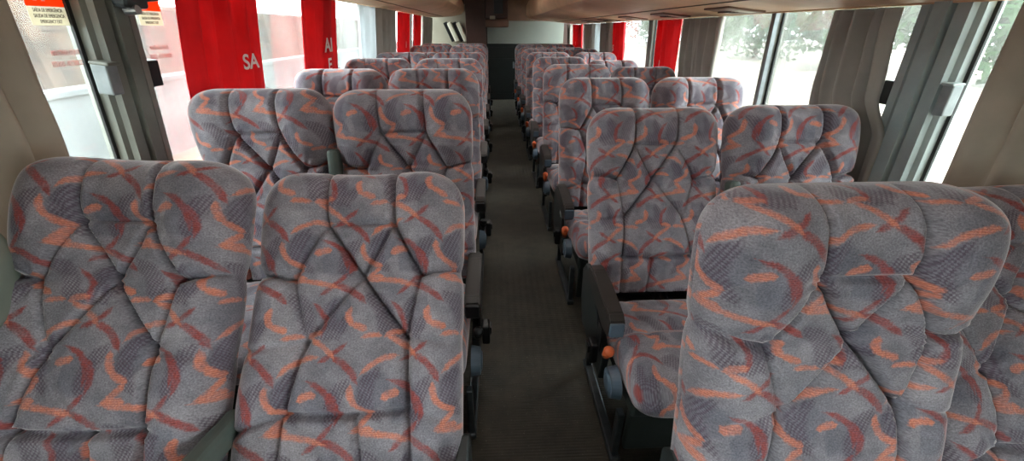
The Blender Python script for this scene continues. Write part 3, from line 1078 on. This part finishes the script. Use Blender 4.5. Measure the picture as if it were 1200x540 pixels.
# ------------------------------------------------------------------ things on the rear wall
t = thing('overhead_box', 'brown overhead box with a projecting tray at the rear of the aisle', 'overhead box', (0.07, 8.3, 1.32))
bm = bmesh.new()
add_box(bm, (0, 0.10, 0.40), (0.40, 0.46, 0.50), 0.01)
link('box_body', bm_done(bm, 'body'), M['brown'], t)
bm = bmesh.new()
add_box(bm, (0, 0.0, 0.07), (0.42, 0.62, 0.13), 0.03, None, 3)
link('tray', bm_done(bm, 'tray'), M['box'], t)
bm = bmesh.new()
add_box(bm, (-0.08, -0.14, 0.165), (0.10, 0.06, 0.06), 0.01)
link('switch_block', bm_done(bm, 'switch'), M['lamp'], t)
bm = bmesh.new()
add_box(bm, (0.03, -0.136, 0.40), (0.16, 0.02, 0.34), 0.005)
link('dark_door', bm_done(bm, 'dd'), M['black'], t)
t = thing('wall_fixture', 'pair of pale slanted tubes on the cream panel at the rear left', 'wall fixture', (-0.72, 8.66, 1.25))
for k, x in enumerate((-0.085, 0.085)):
    rot = Matrix.Rotation(R(24), 3, 'Y')
    bm = bmesh.new()
    add_box(bm, (x - 0.045, -0.01, 0), (0.075, 0.04, 0.36), 0.006, rot.inverted())
    b = link('backing', bm_done(bm, 'backing'), M['black'], t)
    bm = bmesh.new()
    add_box(bm, (x + 0.03, -0.03, 0), (0.085, 0.06, 0.36), 0.02, rot.inverted(), 3)
    link('tube', bm_done(bm, 'tube'), M['lamp'], b)

# ------------------------------------------------------------------ outside
GZ = -1.05


def make_ground():
    t = NT('pale_dusty_ground')
    sp = t.n('ShaderNodeSeparateXYZ')
    t.put(sp.inputs[0], t.obj())
    g = t.noise(t.obj(), 0.35, 6, 0.65)
    f = t.noise(t.obj(), 4.0, 4, 0.6)
    c = t.mix(t.ramp(g, 0.42, 0.58), lin((112, 108, 101)), lin((94, 84, 64)))
    c = t.mix(t.ramp(f, 0.50, 0.66), c, lin((76, 68, 44)))
    return t.done(t.bsdf(c, 0.9))


M['ground'] = make_ground()
M['clay'] = plain('clay_block_wall', (70, 52, 38), 0.9, 0.65, 2.2, 0.4)
M['concrete'] = plain('pale_concrete', (84, 88, 90), 0.8, 0.08, 2)
M['leaf'] = make_curtain_mat('sunlit_leaves', (28, 64, 24), 0.3)
M['bark'] = plain('grey_bark', (70, 60, 50), 0.9, 0.2, 6, 0.4)
bm = bmesh.new()
bmesh.ops.create_grid(bm, x_segments=40, y_segments=40, size=70)
for v in bm.verts:
    v.co.z = 0.12 * math.sin(v.co.x * 0.35 + 1) * math.cos(v.co.y * 0.27)
g = structure(link('ground', bm_done(bm, 'ground', True), M['ground'], None, (0, 20, GZ)))
# left: clay block boundary wall with pillars and coping, pale parapet before it
bm = bmesh.new()
add_box(bm, (-9.2, 14, GZ + 1.35), (0.25, 44, 2.9))
for k in range(15):
    add_box(bm, (-9.05, -6 + 3 * k, GZ + 1.4), (0.35, 0.3, 3.0), 0.02)
add_box(bm, (-9.2, 14, GZ + 2.85), (0.40, 44, 0.12), 0.02)
for k in range(7):
    add_box(bm, (-9.06, 14, GZ + 0.35 + 0.4 * k), (0.05, 44, 0.05))
tag(link('boundary_wall', bm_done(bm, 'bw'), M['clay']), 'brownish clay block wall outside the left windows', 'wall')
bm = bmesh.new()
add_box(bm, (-6.6, 14, GZ + 0.70), (0.30, 44, 1.5), 0.02)
add_box(bm, (-6.6, 14, GZ + 1.48), (0.42, 44, 0.10), 0.02)
tag(link('parapet', bm_done(bm, 'parapet'), M['concrete']), 'low pale concrete parapet outside the left windows', 'parapet')


def tree(x, y, h, w, seed, label):
    rg = random.Random(seed)
    t = thing('tree', label, 'tree', (x, y, GZ), 'trees outside the right windows')
    bm = bmesh.new()
    add_cyl(bm, (0, 0, -0.1), (0.1, 0.05, h * 0.55), 0.2, 0.1, 10)
    for k in range(6):
        a = k * 1.05
        add_cyl(bm, (0.05, 0, h * (0.25 + 0.05 * k)), (w * 0.32 * math.cos(a), w * 0.32 * math.sin(a), h * (0.5 + 0.06 * k)), 0.07, 0.03, 8)
    link('trunk', bm_done(bm, 'trunk', True), M['bark'], t)
    vs, fs = [], []
    blobs = [(Vector((rg.uniform(-w, w) * 0.36, rg.uniform(-w, w) * 0.36, h * rg.uniform(0.25, 0.95))), rg.uniform(0.6, 1.05) * w * 0.28) for _ in range(22)]
    for k in range(5200):
        c, r = blobs[k % len(blobs)]
        d = Vector((rg.gauss(0, 1), rg.gauss(0, 1), rg.gauss(0, 0.8))).normalized() * r * rg.uniform(0.55, 1.05)
        p = c + d
        n = (d.normalized() + Vector((rg.uniform(-.6, .6), rg.uniform(-.6, .6), rg.uniform(-.2, .9)))).normalized()
        a = n.orthogonal().normalized()
        a = (Matrix.Rotation(rg.uniform(0, 6.28), 3, n) @ a)
        b = n.cross(a)
        s = rg.uniform(0.20, 0.38)
        i0 = len(vs)
        vs += [p - a * s, p - b * s * 0.45 + n * 0.02, p + a * s, p + b * s * 0.45 + n * 0.02]
        fs.append((i0, i0 + 1, i0 + 2, i0 + 3))
    link('foliage', mesh_from('foliage', vs, fs), M['leaf'], t)
    return t


pos = [(21, 8, 4.2, 6.5), (24, 17, 7.5, 8.0), (23, 27.5, 8.0, 8.5), (24, 39, 7.5, 9.0), (24, 51, 8.0, 9.5), (25, 64, 8.0, 10)]
for k, (x, y, h, w) in enumerate(pos):
    tree(x, y, h, w, 40 + k, 'pale green bushy tree in the row outside the right windows')
